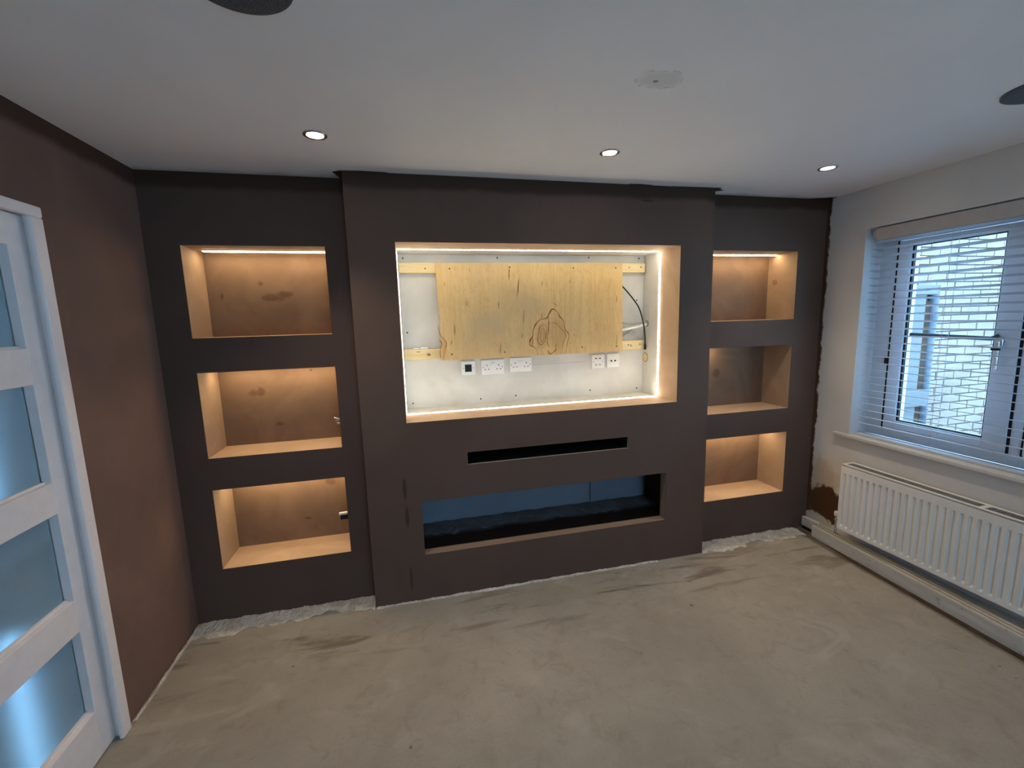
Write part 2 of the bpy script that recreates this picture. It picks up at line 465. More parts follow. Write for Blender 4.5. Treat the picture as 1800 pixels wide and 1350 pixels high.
def thin_glass(name):
    m = bpy.data.materials.new(name); m.use_nodes = True; t = m.node_tree
    for n in list(t.nodes): t.nodes.remove(n)
    o = t.nodes.new('ShaderNodeOutputMaterial'); mx = t.nodes.new('ShaderNodeMixShader')
    tr = t.nodes.new('ShaderNodeBsdfTransparent'); gl = t.nodes.new('ShaderNodeBsdfGlossy'); fr = t.nodes.new('ShaderNodeLayerWeight'); pw = t.nodes.new('ShaderNodeMath'); ma = t.nodes.new('ShaderNodeMath')
    tr.inputs['Color'].default_value = (0.93, 0.97, 0.97, 1); gl.inputs['Roughness'].default_value = 0.02; fr.inputs['Blend'].default_value = 0.5; pw.operation = 'POWER'; pw.inputs[1].default_value = 5.0; ma.operation = 'MULTIPLY_ADD'; ma.inputs[1].default_value = 0.9; ma.inputs[2].default_value = 0.04
    t.links.new(fr.outputs['Facing'], pw.inputs[0]); t.links.new(pw.outputs[0], ma.inputs[0]); t.links.new(ma.outputs[0], mx.inputs[0]); t.links.new(tr.outputs[0], mx.inputs[1]); t.links.new(gl.outputs[0], mx.inputs[2])
    t.links.new(mx.outputs[0], o.inputs[0]); return m
m_glass = thin_glass('window_glass')

def frosted():
    m = Mat('frosted_glass', 0.17, 0.4)
    m.b.inputs['Transmission Weight'].default_value = 0.80
    m.b.inputs['IOR'].default_value = 1.15
    return m.done(m.ramp(m.noise(30, 2), [(0.3, (0.74, 0.90, 0.96)), (0.7, (0.80, 0.94, 0.98))]))
m_frost = frosted()

# ------------------------------------------------------------------ room shell
T = 'structure'
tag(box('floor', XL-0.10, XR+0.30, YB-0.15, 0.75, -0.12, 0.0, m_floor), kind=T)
ceil = tag(box('ceiling', XL-0.10, XR+0.30, YB-0.15, 0.75, H, H+0.15, m_ceil), kind=T)
door_y0, door_y1, door_h = -1.405, -0.555, 2.035
tag(holed('wall_left', YB-0.15, 0.75, 0, H, XL-0.10, XL, [(door_y0-0.01, door_y1+0.01, -0.1, door_h+0.01)], m_left, axis='X'), kind=T)
WY0, WY1, WZ0, WZ1 = -1.68, -0.158, 0.775, 2.15
tag(holed('wall_right', YB-0.15, 0.75, 0, H, XR, XR+0.30, [(WY0, WY1, WZ0, WZ1)], m_right, axis='X'), kind=T)
RW = (0.0, 0.9, 0.0, 2.10)
tag(holed('wall_front', XL, XR, 0, H, YB-0.15, YB, [RW], m_back), kind=T)
tag(box('wall_outer', XL, XR, 0.65, 0.75, 0, H, m_back), kind=T)

# left alcove, chimney breast, right alcove: plaster skins with openings, lined openings as their parts
SK = 0.004
holesL = [(N0, N1, a, b) for a, b in NZ]
holesR = [(R0, R1, a, b) for a, b in NZ]
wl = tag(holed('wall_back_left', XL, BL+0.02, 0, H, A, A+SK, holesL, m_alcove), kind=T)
wr = tag(holed('wall_back_right', BR-0.02, XR, 0, H, A, A+SK, holesR, m_alcove_r), kind=T)
wc = tag(holed('wall_back_centre', BL, BR, 0, H, 0, SK, [(T0, T1, TZ0, TZ1), (S0, S1, SZ0, SZ1), (F0, F1, FZ0, FZ1)], m_breast), kind=T)
for x0, x1 in ((BL, BL+SK), (BR-SK, BR)):
    box('breast_return', x0, x1, SK, A, 0, H, m_breast, wc)

def lining(parent, name, x0, x1, z0, z1, y0, y1, side, back, base=None, th=0.014, backmat_y=True):
    box(name+'_side', x0-th, x0, y0, y1, z0, z1, side, parent)
    box(name+'_side', x1, x1+th, y0, y1, z0, z1, side, parent)
    box(name+'_base', x0-th, x1+th, y0, y1, z0-th, z0, base or side, parent)
    box(name+'_top', x0-th, x1+th, y0, y1, z1, z1+th, side, parent)
    if back: box(name+'_back', x0-th, x1+th, y1, y1+th, z0-th, z1+th, back, parent)

mb = [niche_back('niche_plaster_upper_left', [(-0.99, 1.80, 0.09, 0.03), (-1.055, 1.88, 0.02, 0.02), (-0.93, 1.82, 0.06, 0.02), (-1.26, 1.81, 0.012, 0.03)]),
      niche_back('niche_plaster_middle_left', [(-1.158, 1.254, 0.035, 0.03), (-1.115, 1.26, 0.03, 0.035), (-1.03, 1.055, 0.03, 0.02), (-0.83, 1.37, 0.01, 0.01)]),
      niche_back('niche_plaster_lower_left', [(-0.78, 0.66, 0.04, 0.03), (-0.93, 0.44, 0.03, 0.012)])]
for (z0, z1), bmx in zip(NZ, mb): lining(wl, 'niche', N0, N1, z0, z1, A+SK, NB, m_mdf, bmx, m_mdf_pale)
mr = [niche_back('niche_plaster_upper_right', []), niche_back('niche_plaster_middle_right', [(2.005, 1.19, 0.04, 0.05)]), niche_back('niche_plaster_lower_right', [])]
for (z0, z1), bmx in zip(NZ, mr): lining(wr, 'niche', R0, R1, z0, z1, A+SK, NB, m_mdf, bmx, m_mdf_pale)
# filled knot on the right cheek of the upper right niche
lathe('knot', [(0.0001, -0.0012), (0.022, -0.0012), (0.022, 0.0)], (R1, 0.309, 1.855), plain('knot_brown', (0.30, 0.16, 0.08), 0.7), wr, 'X', 20)

# television recess: tan outer lip, white inner box
LY = 0.225
lining(wc, 'recess_lip', T0, T1, TZ0, TZ1, SK, LY, m_mdf_pale, None)
lining(wc, 'recess', T0, T1, TZ0, TZ1, LY, TY, m_wboard, m_wboard)
for (x, z) in ((-0.252, 2.035), (-0.252, 1.573), (-0.244, 1.113), (0.205, 1.112), (0.45, 1.118), (0.993, 2.045), (1.373, 2.040), (1.0, 1.12), (1.369, 1.113), (0.35, 2.04), (1.36, 1.75)):
    lathe('screw', [(0.0055, 0.0), (0.0055, -0.0015), (0.002, -0.002)], (x, TY, z), m_screw, wc, 'Y', 10)
# media slot and fireplace opening
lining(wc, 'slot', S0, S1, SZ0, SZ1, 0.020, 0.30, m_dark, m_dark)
lining(wc, 'slot_lip', S0, S1, SZ0, SZ1, SK, 0.020, plain('slot_edge', (0.26, 0.23, 0.19), 0.7), None)
lining(wc, 'fireplace_lip', F0, F1, FZ0, FZ1, SK, 0.068, plaster('plaster_lip', (0.25, 0.175, 0.125), (0.29, 0.205, 0.15), (0.21, 0.145, 0.105), WET, False), None)
lining(wc, 'fireplace', F0-0.05, F1+0.10, FZ0-0.014, FZ1+0.06, 0.069, 0.44, m_fireside, m_grey, m_firefloor)
for x0, x1 in ((F0-0.05, F0), (F1, F1+0.10)):   # back of the breast skin beside the opening
    box('fireplace_inner_face', x0, x1, 0.066, 0.069, FZ0-0.014, FZ1+0.06, m_dark, wc)
box('fireplace_inner_face', F0-0.05, F1+0.1, 0.066, 0.069, FZ1, FZ1+0.06, m_dark, wc)
box('board_joint', 0.998, 1.003, 0.4375, 0.4396, FZ0, FZ1+0.05, m_dark, wc)
# rough mortar bed against the fireplace back
def ridge(name, x0, x1, yc, w, z0, h, mat, parent=None, nx=90, ny=7, seed=1, axis='X', slope=0.0):
    rnd = random.Random(seed); bm = bmesh.new(); g = []
    ph = [rnd.uniform(0, 6.28) for _ in range(8)]
    for i in range(nx+1):
        t = i/nx; u = x0+(x1-x0)*t
        wob = sum(math.sin(u*f*6.0+ph[k])*a for k, (f, a) in enumerate(((1.1, .35), (2.7, .3), (5.3, .2), (9.7, .15), (17, .1))))
        row = []
        for j in range(ny+1):
            s = j/ny
            y = yc + slope*t - w*(1+0.45*wob)*(1-s)
            zz = z0 + h*(math.sin(math.pi*min(1, 0.02+s*0.75))**0.6)*(0.7+0.3*math.sin(u*41+ph[6]+j)+0.35*rnd.uniform(-1, 1)) if 0 < j else z0-0.001
            zz = max(zz, z0-0.001)
            if j == ny: zz = max(zz, z0+0.3*h)
            row.append(bm.verts.new((u, y, zz) if axis == 'X' else (y, u, zz)))
        g.append(row)
    for i in range(nx):
        for j in range(ny):
            bm.faces.new((g[i][j], g[i+1][j], g[i+1][j+1], g[i][j+1]))
    # skirt down to the base so that it has thickness
    for row in (g,):
        back = [bm.verts.new((r[ny].co.x, r[ny].co.y, z0-0.002)) for r in row]
        for i in range(nx): bm.faces.new((row[i][ny], row[i+1][ny], back[i+1], back[i]))
    return obj(name, bm, mat, parent, smooth=False)
ridge('mortar_bed', F0-0.04, F1+0.09, 0.435, 0.15, FZ0-0.014, 0.010, m_bed, wc, 80, 6, 3)

# pale broken screed where skirting was taken off
tag(ridge('trim_1', XL+0.005, BL-0.005, A-0.001, 0.115, 0.0, 0.012, m_rubble, None, 110, 8, 5), kind=T)
tag(ridge('trim_2', BR+0.005, XR-0.12, A-0.001, 0.125, 0.0, 0.012, m_rubble, None, 90, 8, 9), kind=T)
tag(ridge('trim_3', BL+0.005, BR-0.35, -0.001, 0.015, 0.0, 0.009, m_rubble, None, 130, 5, 14), kind=T)
tag(ridge('trim_4', -0.50, A-0.01, XL+0.02, 0.018, 0.0, 0.010, m_rubble, None, 60, 4, 21, 'Y'), kind=T)

# plaster dragged on to the ceiling at the breast corners
def smear(name, pts, z, mat, parent):
    bm = bmesh.new(); a = [bm.verts.new((x, y, z)) for x, y in pts]; b = [bm.verts.new((x, y, z-0.0025)) for x, y in pts]
    n = len(pts); bm.faces.new(a); bm.faces.new(b[::-1])
    for i in range(n): bm.faces.new((a[i], a[(i+1) % n], b[(i+1) % n], b[i]))
    return obj(name, bm, mat, parent)
m_smear = plain('smeared_brown_plaster', (0.055, 0.032, 0.022), 0.8, 0.2, var=0.2)
smear('plaster_smear', [(BL-0.004, -0.005), (BL+0.10, -0.014), (BL+0.22, -0.008), (BL+0.22, 0.002), (BL, 0.002), (BL, A), (BL-0.02, A), (BL-0.028, 0.085), (BL-0.046, 0.020)], H, m_smear, ceil)
smear('plaster_smear', [(BR, 0.0), (BR-0.3, -0.004), (BR-0.1, -0.012), (BR+0.02, -0.016), (BR+0.045, -0.002), (BR+0.035, 0.016), (BR+0.075, 0.022), (BR+0.065, 0.035), (BR+0.03, 0.058), (BR+0.012, 0.075), (BR, 0.09)], H, m_smear, ceil)
smear('plaster_smear', [(1.05, 0.002), (1.06, -0.010), (1.12, -0.015), (1.20, -0.008), (1.22, 0.002)], H, m_smear, ceil)
smear('plaster_smear', [(XR-0.01, 0.13), (XR-0.16, 0.12), (XR-0.12, 0.105), (XR-0.004, 0.085), (XR-0.001, 0.06)], H, m_smear, ceil)

# ------------------------------------------------------------------ door in the left wall
dr = empty('door_1', (XL, (door_y0+door_y1)/2, 0.0)); tag(dr, kind=T)
DF, DB = XL-0.020, XL-0.060
zs_r = [(0.006, 0.193), (0.533, 0.656), (0.996, 1.109), (1.460, 1.585), (1.925, door_h-0.004)]
PY0, PY1 = door_y0+0.083, door_y1-0.083
box('stile', DB, DF, door_y0+0.003, PY0, 0.006, door_h-0.004, m_gloss, dr, 0.002)
box('stile', DB, DF, PY1, door_y1-0.003, 0.006, door_h-0.004, m_gloss, dr, 0.002)
for a, b in zs_r: box('rail', DB+0.0005, DF-0.0005, PY0-0.001, PY1+0.001, a, b, m_gloss, dr, 0.0015)
for i in range(4):
    z0, z1 = zs_r[i][1], zs_r[i+1][0]
    pn = box('glass_pane', XL-0.056, XL-0.050, PY0, PY1, z0, z1, m_frost, dr)
    for (a, b, c, d) in ((PY0, PY1, z0, z0+0.008),):
        box('glazing_bead', XL-0.050, XL-0.040, a, b, c, d, m_gloss, pn)
AO, AI, AT = -0.525, -0.578, 2.068
AO2, AI2 = door_y0-0.03, door_y0+0.020
box('architrave', XL, XL+0.018, AI, AO, 0, AT-0.038, m_gloss, dr, 0.006, 2)
box('architrave', XL, XL+0.018, AO2, AI2, 0, AT-0.038, m_gloss, dr, 0.006, 2)
box('architrave', XL, XL+0.018, AO2, AO, AT-0.038, AT, m_gloss, dr, 0.006, 2)
box('door_lining', XL-0.10, XL, door_y1, door_y1+0.010, 0, door_h, m_gloss, dr)
box('door_lining', XL-0.10, XL, door_y0-0.010, door_y0, 0, door_h, m_gloss, dr)
box('door_lining', XL-0.10, XL, door_y0-0.010, door_y1+0.010, door_h, door_h+0.010, m_gloss, dr)
hd = lathe('door_handle', [(0.024, 0), (0.024, 0.006), (0.009, 0.008), (0.009, 0.045)], (DF, door_y0+0.05, 1.03), m_chrome, dr, 'X', 20)
box('lever', DF+0.036, DF+0.048, door_y0+0.042, door_y0+0.165, 1.022, 1.038, m_chrome, hd, 0.004, 2)

# hall beyond the door: seen only through the frosted panes
HX = -3.10
tag(box('floor_hall', HX-0.1, XL-0.10, -2.3, 1.7, -0.12, 0.0, m_hallfloor), kind=T)
tag(box('ceiling_hall', HX-0.1, XL-0.10, -2.3, 1.7, H, H+0.1, m_hall), kind=T)
tag(holed('wall_hall_far', -2.3, 1.7, 0, H, HX-0.1, HX, [(1.02, 1.22, 0.45, 2.05)], m_hall, axis='X'), kind=T)
tag(holed('wall_hall_end', HX, XL-0.10, 0, H, 1.6, 1.7, [(-2.12, -1.82, 0.6, 2.0)], m_hall), kind=T)
tag(box('wall_hall_near', HX, XL-0.10, -2.3, -2.2, 0, H, m_hall), kind=T)
w4 = empty('hall_fill_window', (-1.97, 1.65, 0.6)); tag(w4, kind=T)  # window added at the hall end to brighten the door panes
box('pane', -2.10, -1.84, 1.65, 1.655, 0.62, 1.98, m_glass, w4)
for a, b, c, d in ((-2.12, -2.10, 0.6, 2.0), (-1.84, -1.82, 0.6, 2.0), (-2.12, -1.82, 0.6, 0.62), (-2.12, -1.82, 1.98, 2.0)):
    box('window_frame', a, b, 1.62, 1.68, c, d, m_upvc, w4)
tag(box('wall_hall_side', XL-0.11, XL-0.10, 0.75, 1.6, 0, H, m_hall), kind=T)
w3 = empty('streak_window', (HX-0.05, 1.12, 0.45)); tag(w3, kind=T)  # slit window added to make the bright streak in the panes
box('pane', HX-0.06, HX-0.055, 1.03, 1.21, 0.46, 2.04, m_glass, w3)
for a, b, c, d in ((1.02, 1.03, 0.45, 2.05), (1.21, 1.22, 0.45, 2.05), (1.02, 1.22, 0.45, 0.46), (1.02, 1.22, 2.04, 2.05)):
    box('window_frame', HX-0.08, HX-0.03, a, b, c, d, m_upvc, w3)

# glazed opening added out of view behind the camera to light the room
w2 = empty('fill_window', ((RW[0]+RW[1])/2, YB-0.08, 0)); tag(w2, kind=T)
for a, b, c, d in ((RW[0], RW[0]+0.07, 0, 2.1), (RW[1]-0.07, RW[1], 0, 2.1), (0.46, 0.54, 0, 2.1), (RW[0], RW[1], 2.03, 2.1), (RW[0], RW[1], 0, 0.07)):
    box('window_frame', a, b, YB-0.11, YB-0.04, c, d, m_upvc, w2)
box('pane', RW[0]+0.07, 0.46, YB-0.08, YB-0.075, 0.07, 2.03, m_glass, w2)
box('pane', 0.54, RW[1]-0.07, YB-0.08, YB-0.075, 0.07, 2.03, m_glass, w2)

# ------------------------------------------------------------------ window in the right wall
FX0, FX1 = 2.785, 2.850
win = empty('window_1', (FX0, (WY0+WY1)/2, WZ0)); tag(win, kind=T)
fz0 = 0.80
def frame_rect(name, y0, y1, z0, z1, w, x0, x1, mat, parent, wb=None, wt=None):
    wb = wb or w; wt = wt or w
    box(name, x0, x1, y0, y0+w, z0, z1, mat, parent, 0.003)
    box(name, x0, x1, y1-w, y1, z0, z1, mat, parent, 0.003)
    box(name, x0+0.0004, x1-0.0004, y0+w-0.002, y1-w+0.002, z0, z0+wb, mat, parent, 0.003)
    box(name, x0+0.0004, x1-0.0004, y0+w-0.002, y1-w+0.002, z1-wt, z1, mat, parent, 0.003)
box('window_frame', FX0, FX1, WY1-0.106, WY1, fz0, WZ1, m_upvc, win, 0.003)
box('window_frame', FX0, FX1, WY0, WY0+0.08, fz0, WZ1, m_upvc, win, 0.003)
box('window_frame', FX0+.0007, FX1-.0007, WY0, WY1, fz0, 0.862, m_upvc, win, 0.003)
box('window_frame', FX0+.0007, FX1-.0007, WY0, WY1, 2.06, WZ1, m_upvc, win, 0.003)
box('window_frame', FX0, FX1, -0.945, -0.895, fz0, WZ1, m_upvc, win, 0.003)
for (y0, y1) in ((-0.886, -0.272), (-1.59, -0.954)):
    sash = empty('sash', (0, 0, 0)); sash.parent = win
    sash.location = Vector((FX0, (y0+y1)/2, 0.87)) - wloc(win)
    gy1 = y1-0.074; gy0 = y0+0.100
    sx0, sx1 = FX0-0.012, FX1-0.005
    box('sash_stile', sx0, sx1, y0, gy0, 0.868, 2.052, m_upvc, sash, 0.004)
    box('sash_stile', sx0, sx1, gy1, y1, 0.868, 2.052, m_upvc, sash, 0.004)
    box('sash_rail', sx0+.0005, sx1-.0005, gy0-0.002, gy1+0.002, 0.868, 0.923, m_upvc, sash, 0.004)
    box('sash_rail', sx0+.0005, sx1-.0005, gy0-0.002, gy1+0.002, 2.017, 2.052, m_upvc, sash, 0.004)
    box('pane', sx0+0.028, sx0+0.034, gy0, gy1, 0.923, 2.017, m_glass, sash)
    for a, b, c, d in ((gy1-0.010, gy1, 0.923, 2.017), (gy0, gy0+0.006, 0.923, 2.017), (gy0, gy1, 0.923, 0.929), (gy0, gy1, 2.011, 2.017)):
        box('gasket', sx0+0.008, sx0+0.026, a, b, c, d, m_gasket, sash)
for y in (-0.2645, -0.8905, -0.9495):   # dark shut lines between frame and sash
    box('shut_line', FX0-0.004, FX0+0.010, y-0.0065, y+0.0055, 0.864, 2.056, m_gasket, win)
for nm, a in (('reveal_side', (WY1-0.003, WY1+0.001, fz0, WZ1)), ('reveal_head', (WY0, WY1-0.003, WZ1-0.003, WZ1+0.001))):
    box(nm, XR-0.0006, FX0, *a, m_reveal, win)
# handle
hp = box('window_handle', 2.757, 2.773, -0.832, -0.806, 1.43, 1.475, m_chrome, win, 0.003)
box('handle_lever', 2.745, 2.757, -0.826, -0.812, 1.30, 1.455, m_chrome, hp, 0.003)
box('handle_button', 2.738, 2.757, -0.828, -0.795, 1.405, 1.418, m_black, hp, 0.002)
tube('pale_bar', [(2.762, -0.395, 1.478), (2.762, -0.78, 1.466), (2.762, -0.81, 1.48)], 0.012, m_pipe, win, 10)  # pale bar across the glass at handle height
box('latch_keep', 2.772, 2.786, -0.262, -0.246, 1.285, 1.325, m_extbrown, win, 0.001)
# inner sill
tag(box('trim_5', XR-0.032, FX0+0.004, WY0-0.08, WY1, 0.775, 0.80, m_sill, None, 0.006, 3), kind=T)
tag(box('trim_6', XR-0.032, XR, WY1-0.001, -0.062, 0.775, 0.80, m_sill, None, 0.006, 3), kind=T)

# venetian blind
bl = empty('venetian_blind', (2.685, -0.92, 0.80))
tag(bl, 'white venetian blind with open slats hanging in the window recess', 'blind')
by0, by1 = WY0+0.03, -0.190
box('valance', XR-0.004, XR+0.012, WY0+0.01, -0.222, 2.062, 2.138, m_valance, bl, 0.004, 2)
box('headrail', 2.662, 2.712, by0, by1, 2.085, 2.130, m_slat, bl, 0.002)
def slat_mesh():
    bm = bmesh.new(); L = (by1-by0)/2; w = 0.025; tilt = 0.17; th = 0.0014; n = 4; rows = []
    for i in range(n+1):
        s = -1+2*i/n
        xx = s*w*math.cos(tilt); zz = -s*w*math.sin(tilt) + 0.0022*(1-s*s)
        rows.append([bm.verts.new((xx, yy, zz+dz)) for dz in (th, -th) for yy in (-L, L)])
    for i in range(n):
        a, b = rows[i], rows[i+1]
        bm.faces.new((a[0], b[0], b[1], a[1])); bm.faces.new((a[2], a[3], b[3], b[2]))
        bm.faces.new((a[0], a[2], b[2], b[0])); bm.faces.new((a[1], b[1], b[3], a[3]))
    bm.faces.new((rows[0][0], rows[0][1], rows[0][3], rows[0][2])); bm.faces.new((rows[-1][0], rows[-1][2], rows[-1][3], rows[-1][1]))
    bmesh.ops.recalc_face_normals(bm, faces=bm.faces)
    me = bpy.data.meshes.new('slat'); bm.to_mesh(me); bm.free(); me.materials.append(m_slat); return me
sm = slat_mesh()
zs = 2.058
nsl = 0
while zs > 0.845:
    o = bpy.data.objects.new('slat', sm); COL.objects.link(o); o.parent = bl
    o.location = Vector((2.687, (by0+by1)/2, zs)) - Vector(bl.location); zs -= 0.0452; nsl += 1
box('bottom_rail', 2.665, 2.710, by0, by1, 0.8005, 0.815, m_slat, bl, 0.002)
for y in (-0.62, -1.30):
    for x in (2.661, 2.713):
        tube('ladder_cord', [(x, y, 2.09), (x, y, 0.81)], 0.0009, m_slat, bl, 5)

# ------------------------------------------------------------------ radiator, pipe boxing
rad = empty('radiator', (2.57, -1.02, 0.165))
tag(rad, 'white fluted steel panel radiator fixed to the wall under the window', 'radiator')
ry0, ry1, rz0, rz1, rx0, rx1 = -1.83, -0.222, 0.165, 0.622, 2.524, 2.622
def fluted(name, x, sgn, y0, y1, z0, z1):
    bm = bmesh.new(); pitch = 0.0376; nf = int((y1-y0-0.03)/pitch)
    ys = [(y1, 1.0)]
    for k in range(nf):
        b = y1-0.016-k*pitch
        ys += [(b, 1.0), (b-0.0045, 0.35), (b-0.0075, 0.0), (b-0.0125, 0.0), (b-0.0155, 0.35), (b-0.020, 1.0), (b-0.0285, 1.12)]
    ys.append((y0, 1.0))
    zr = [(z0, 0), (z0+0.022, 0), (z0+0.036, 1), (z1-0.058, 1), (z1-0.044, 0), (z1, 0)]
    g = [[bm.verts.new((x-sgn*0.009*(1-(1-a)*q), y, z)) for (y, a) in ys] for (z, q) in zr]
    for i in range(len(g)-1):
        for j in range(len(ys)-1): bm.faces.new((g[i][j], g[i][j+1], g[i+1][j+1], g[i+1][j]))
    # closed rear sheet so that the panel has thickness
    bk = [bm.verts.new((x+sgn*0.012, y, z)) for y, z in ((y1, z0), (y0, z0), (y0, z1), (y1, z1))]
    bm.faces.new(bk)
    bm.faces.new([*g[0]] + [bk[1], bk[0]]); bm.faces.new([*g[-1]] + [bk[2], bk[3]])
    bm.faces.new([r[0] for r in g] + [bk[3], bk[0]]); bm.faces.new([r[-1] for r in g] + [bk[2], bk[1]])
    return obj(name, bm, m_rad, rad)
fluted('front_panel', rx0+0.009, 1, ry0, ry1, rz0, rz1-0.014)
fluted('back_panel', rx1-0.009, -1, ry0, ry1, rz0, rz1-0.014)
box('side_panel', rx0+0.010, rx1-0.006, ry1-0.001, ry1+0.002, rz0+0.02, rz1-0.002, m_rad, rad)
box('side_panel', rx0+0.010, rx1-0.006, ry0-0.002, ry0+0.001, rz0+0.02, rz1-0.002, m_rad, rad)
g = box('top_grille', rx0+0.004, rx0+0.020, ry0, ry1, rz1-0.008, rz1, m_rad, rad, 0.003, 2)
box('grille_rail', rx1-0.018, rx1, ry0, ry1, rz1-0.008, rz1, m_rad, g, 0.002)
box('grille_rail', rx0+0.020, rx1-0.018, ry1-0.018, ry1, rz1-0.008, rz1, m_rad, g)
box('grille_rail', rx0+0.020, rx1-0.018, ry0, ry0+0.018, rz1-0.008, rz1, m_rad, g)
bm = bmesh.new()
y = ry1-0.024
while y > ry0+0.02:
    bxadd(bm, rx0+0.019, rx1-0.017, y-0.0022, y+0.0022, rz1-0.007, rz1-0.003); y -= 0.0115
for k in range(2):
    xx = rx0+0.040+k*0.020
    bxadd(bm, xx-0.0015, xx+0.0015, ry0+0.01, ry1-0.01, rz1-0.008, rz1-0.004)
o = obj('grille_bars', bm, plain('grille_shade_grey', (0.26, 0.26, 0.25), 0.5), g); o['kind'] = 'stuff'
for yy in (-0.95, -1.6):
    box('grille_clip', rx0+0.019, rx1-0.017, yy-0.012, yy+0.012, rz1-0.006, rz1-0.001, m_rad, g)
box('convector_fins', rx0+0.026, rx1-0.026, ry0+0.03, ry1-0.03, rz0+0.03, rz1-0.05, m_dark, rad)
v = lathe('valve', [(0.007, -0.075), (0.007, -0.02), (0.012, -0.018), (0.012, 0.0), (0.009, 0.004), (0.009, 0.018)], (2.578, -0.172, 0.205), m_chrome, rad, 'Z', 16)
lathe('valve_cap', [(0.011, 0.0), (0.014, 0.006), (0.014, 0.026), (0.008, 0.034)], (2.578, -0.172, 0.222), m_plate, v, 'Z', 16)
tube('valve_tail', [(2.578, -0.172, 0.195), (2.578, -0.225, 0.195)], 0.009, m_chrome, v, 12)
tube('supply_pipe', [(2.578, -0.172, 0.135), (2.578, -0.172, 0.092)], 0.0075, m_chrome, rad, 12)
for yy in (-0.45, -1.55):
    box('wall_bracket', rx1-0.002, XR, yy-0.02, yy+0.02, 0.25, 0.5, m_rad, rad)

bs = empty('baseboard_right', (2.55, -2.0, 0)); tag(bs, kind=T)
def skew(name, pts, z0, z1, mat, parent, bev=0.003):
    bm = bmesh.new(); a = [bm.verts.new((x, y, z0)) for x, y in pts]; b = [bm.verts.new((x, y, z1)) for x, y in pts]; n = len(pts)
    bm.faces.new(a[::-1]); bm.faces.new(b)
    for i in range(n): bm.faces.new((a[i], a[(i+1) % n], b[(i+1) % n], b[i]))
    if bev: bmesh.ops.bevel(bm, geom=bm.edges[:], offset=bev, segments=2, affect='EDGES')
    return obj(name, bm, mat, parent)
slope = (2.545-2.470)/1.2
fxy = lambda y: 2.545 + slope*(y+0.02)
ye = -4.3
def fx(y): return max(fxy(y), 2.40)
yk = -2.3
skew('skirting_board', [(fx(-0.02), -0.02), (fx(yk), yk), (fx(yk), ye), (fx(yk)+0.02, ye), (fx(yk)+0.02, yk), (fx(-0.02)+0.02, -0.02)], 0.0, 0.088, m_skirt, bs, 0.004)
skew('boxing_top', [(fx(-0.02)+0.021, -0.03), (fx(yk)+0.021, yk), (fx(yk)+0.021, ye), (XR-0.001, ye), (XR-0.001, -0.03)], 0.060, 0.078, m_skirt, bs, 0.002)
for dx, z in ((0.034, 0.086), (0.062, 0.087)):
    tube('heating_pipe', [(fx(-0.04)+dx, -0.04, z), (fx(yk)+dx, yk, z), (fx(yk)+dx, ye, z)], 0.0085, m_skirt, bs, 10)
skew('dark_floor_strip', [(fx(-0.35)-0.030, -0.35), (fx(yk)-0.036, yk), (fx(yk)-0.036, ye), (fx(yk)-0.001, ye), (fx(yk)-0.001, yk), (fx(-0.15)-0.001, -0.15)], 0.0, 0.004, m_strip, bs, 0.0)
# older piece of skirting left in the corner
oc = box('skirting_offcut', 2.594, 2.612, -0.03, A-0.012, 0.022, 0.095, m_skirt, bs, 0.003)
box('offcut_backing', 2.614, XR-0.001, -0.03, A-0.006, 0.0, 0.085, m_rubble, bs, 0.006, 2)
box('shadow_gap', 2.598, 2.612, -0.028, A-0.02, 0.0, 0.020, m_black, bs)

# ------------------------------------------------------------------ ceiling fittings
def downlight(x, y, label, light=True):
    r = empty('downlight', (x, y, H)); tag(r, label, 'downlight', 'recessed ceiling downlights')
    bm = bmesh.new(); n = 36; prof = [(0.047, H), (0.047, H-0.003), (0.041, H-0.006), (0.034, H-0.004), (0.032, H+0.0)]
    rings = [[bm.verts.new((x+a*math.cos(2*math.pi*k/n), y+a*math.sin(2*math.pi*k/n), z)) for k in range(n)] for a, z in prof]
    for i in range(len(prof)-1):
        for k in range(n): bm.faces.new((rings[i][k], rings[i][(k+1) % n], rings[i+1][(k+1) % n], rings[i+1][k]))
    for k in range(n): bm.faces.new((rings[-1][k], rings[-1][(k+1) % n], rings[0][(k+1) % n], rings[0][k]))
    obj('bezel', bm, m_chrome, r, True)
    lathe('lens', [(0.031, 0.0), (0.031, -0.002), (0.024, -0.0035)], (x, y, H), m_lens, r, 'Z', 28)
    ld = bpy.data.lights.new('downlight_beam', 'SPOT'); ld.energy = DOWN_W; ld.color = (1.0, 0.87, 0.70)
    ld.spot_size = math.radians(95); ld.spot_blend = 0.95; ld.shadow_soft_size = 0.03
    lo = bpy.data.objects.new('downlight_beam', ld); COL.objects.link(lo); lo.parent = r; lo.location = (0, 0, -0.012)
downlight(-0.569, -0.427, 'lit round ceiling downlight nearest the left alcove')
downlight(0.722, -0.441, 'lit round ceiling downlight above the television recess')
downlight(2.008, -0.425, 'lit round ceiling downlight nearest the window wall')
for x, w in ((-0.569, 'door side'), (0.722, 'middle'), (2.008, 'window side')): downlight(x, -3.0, 'added fill downlight on the %s of the unseen rear row' % w)  # rear row added out of view as fill light

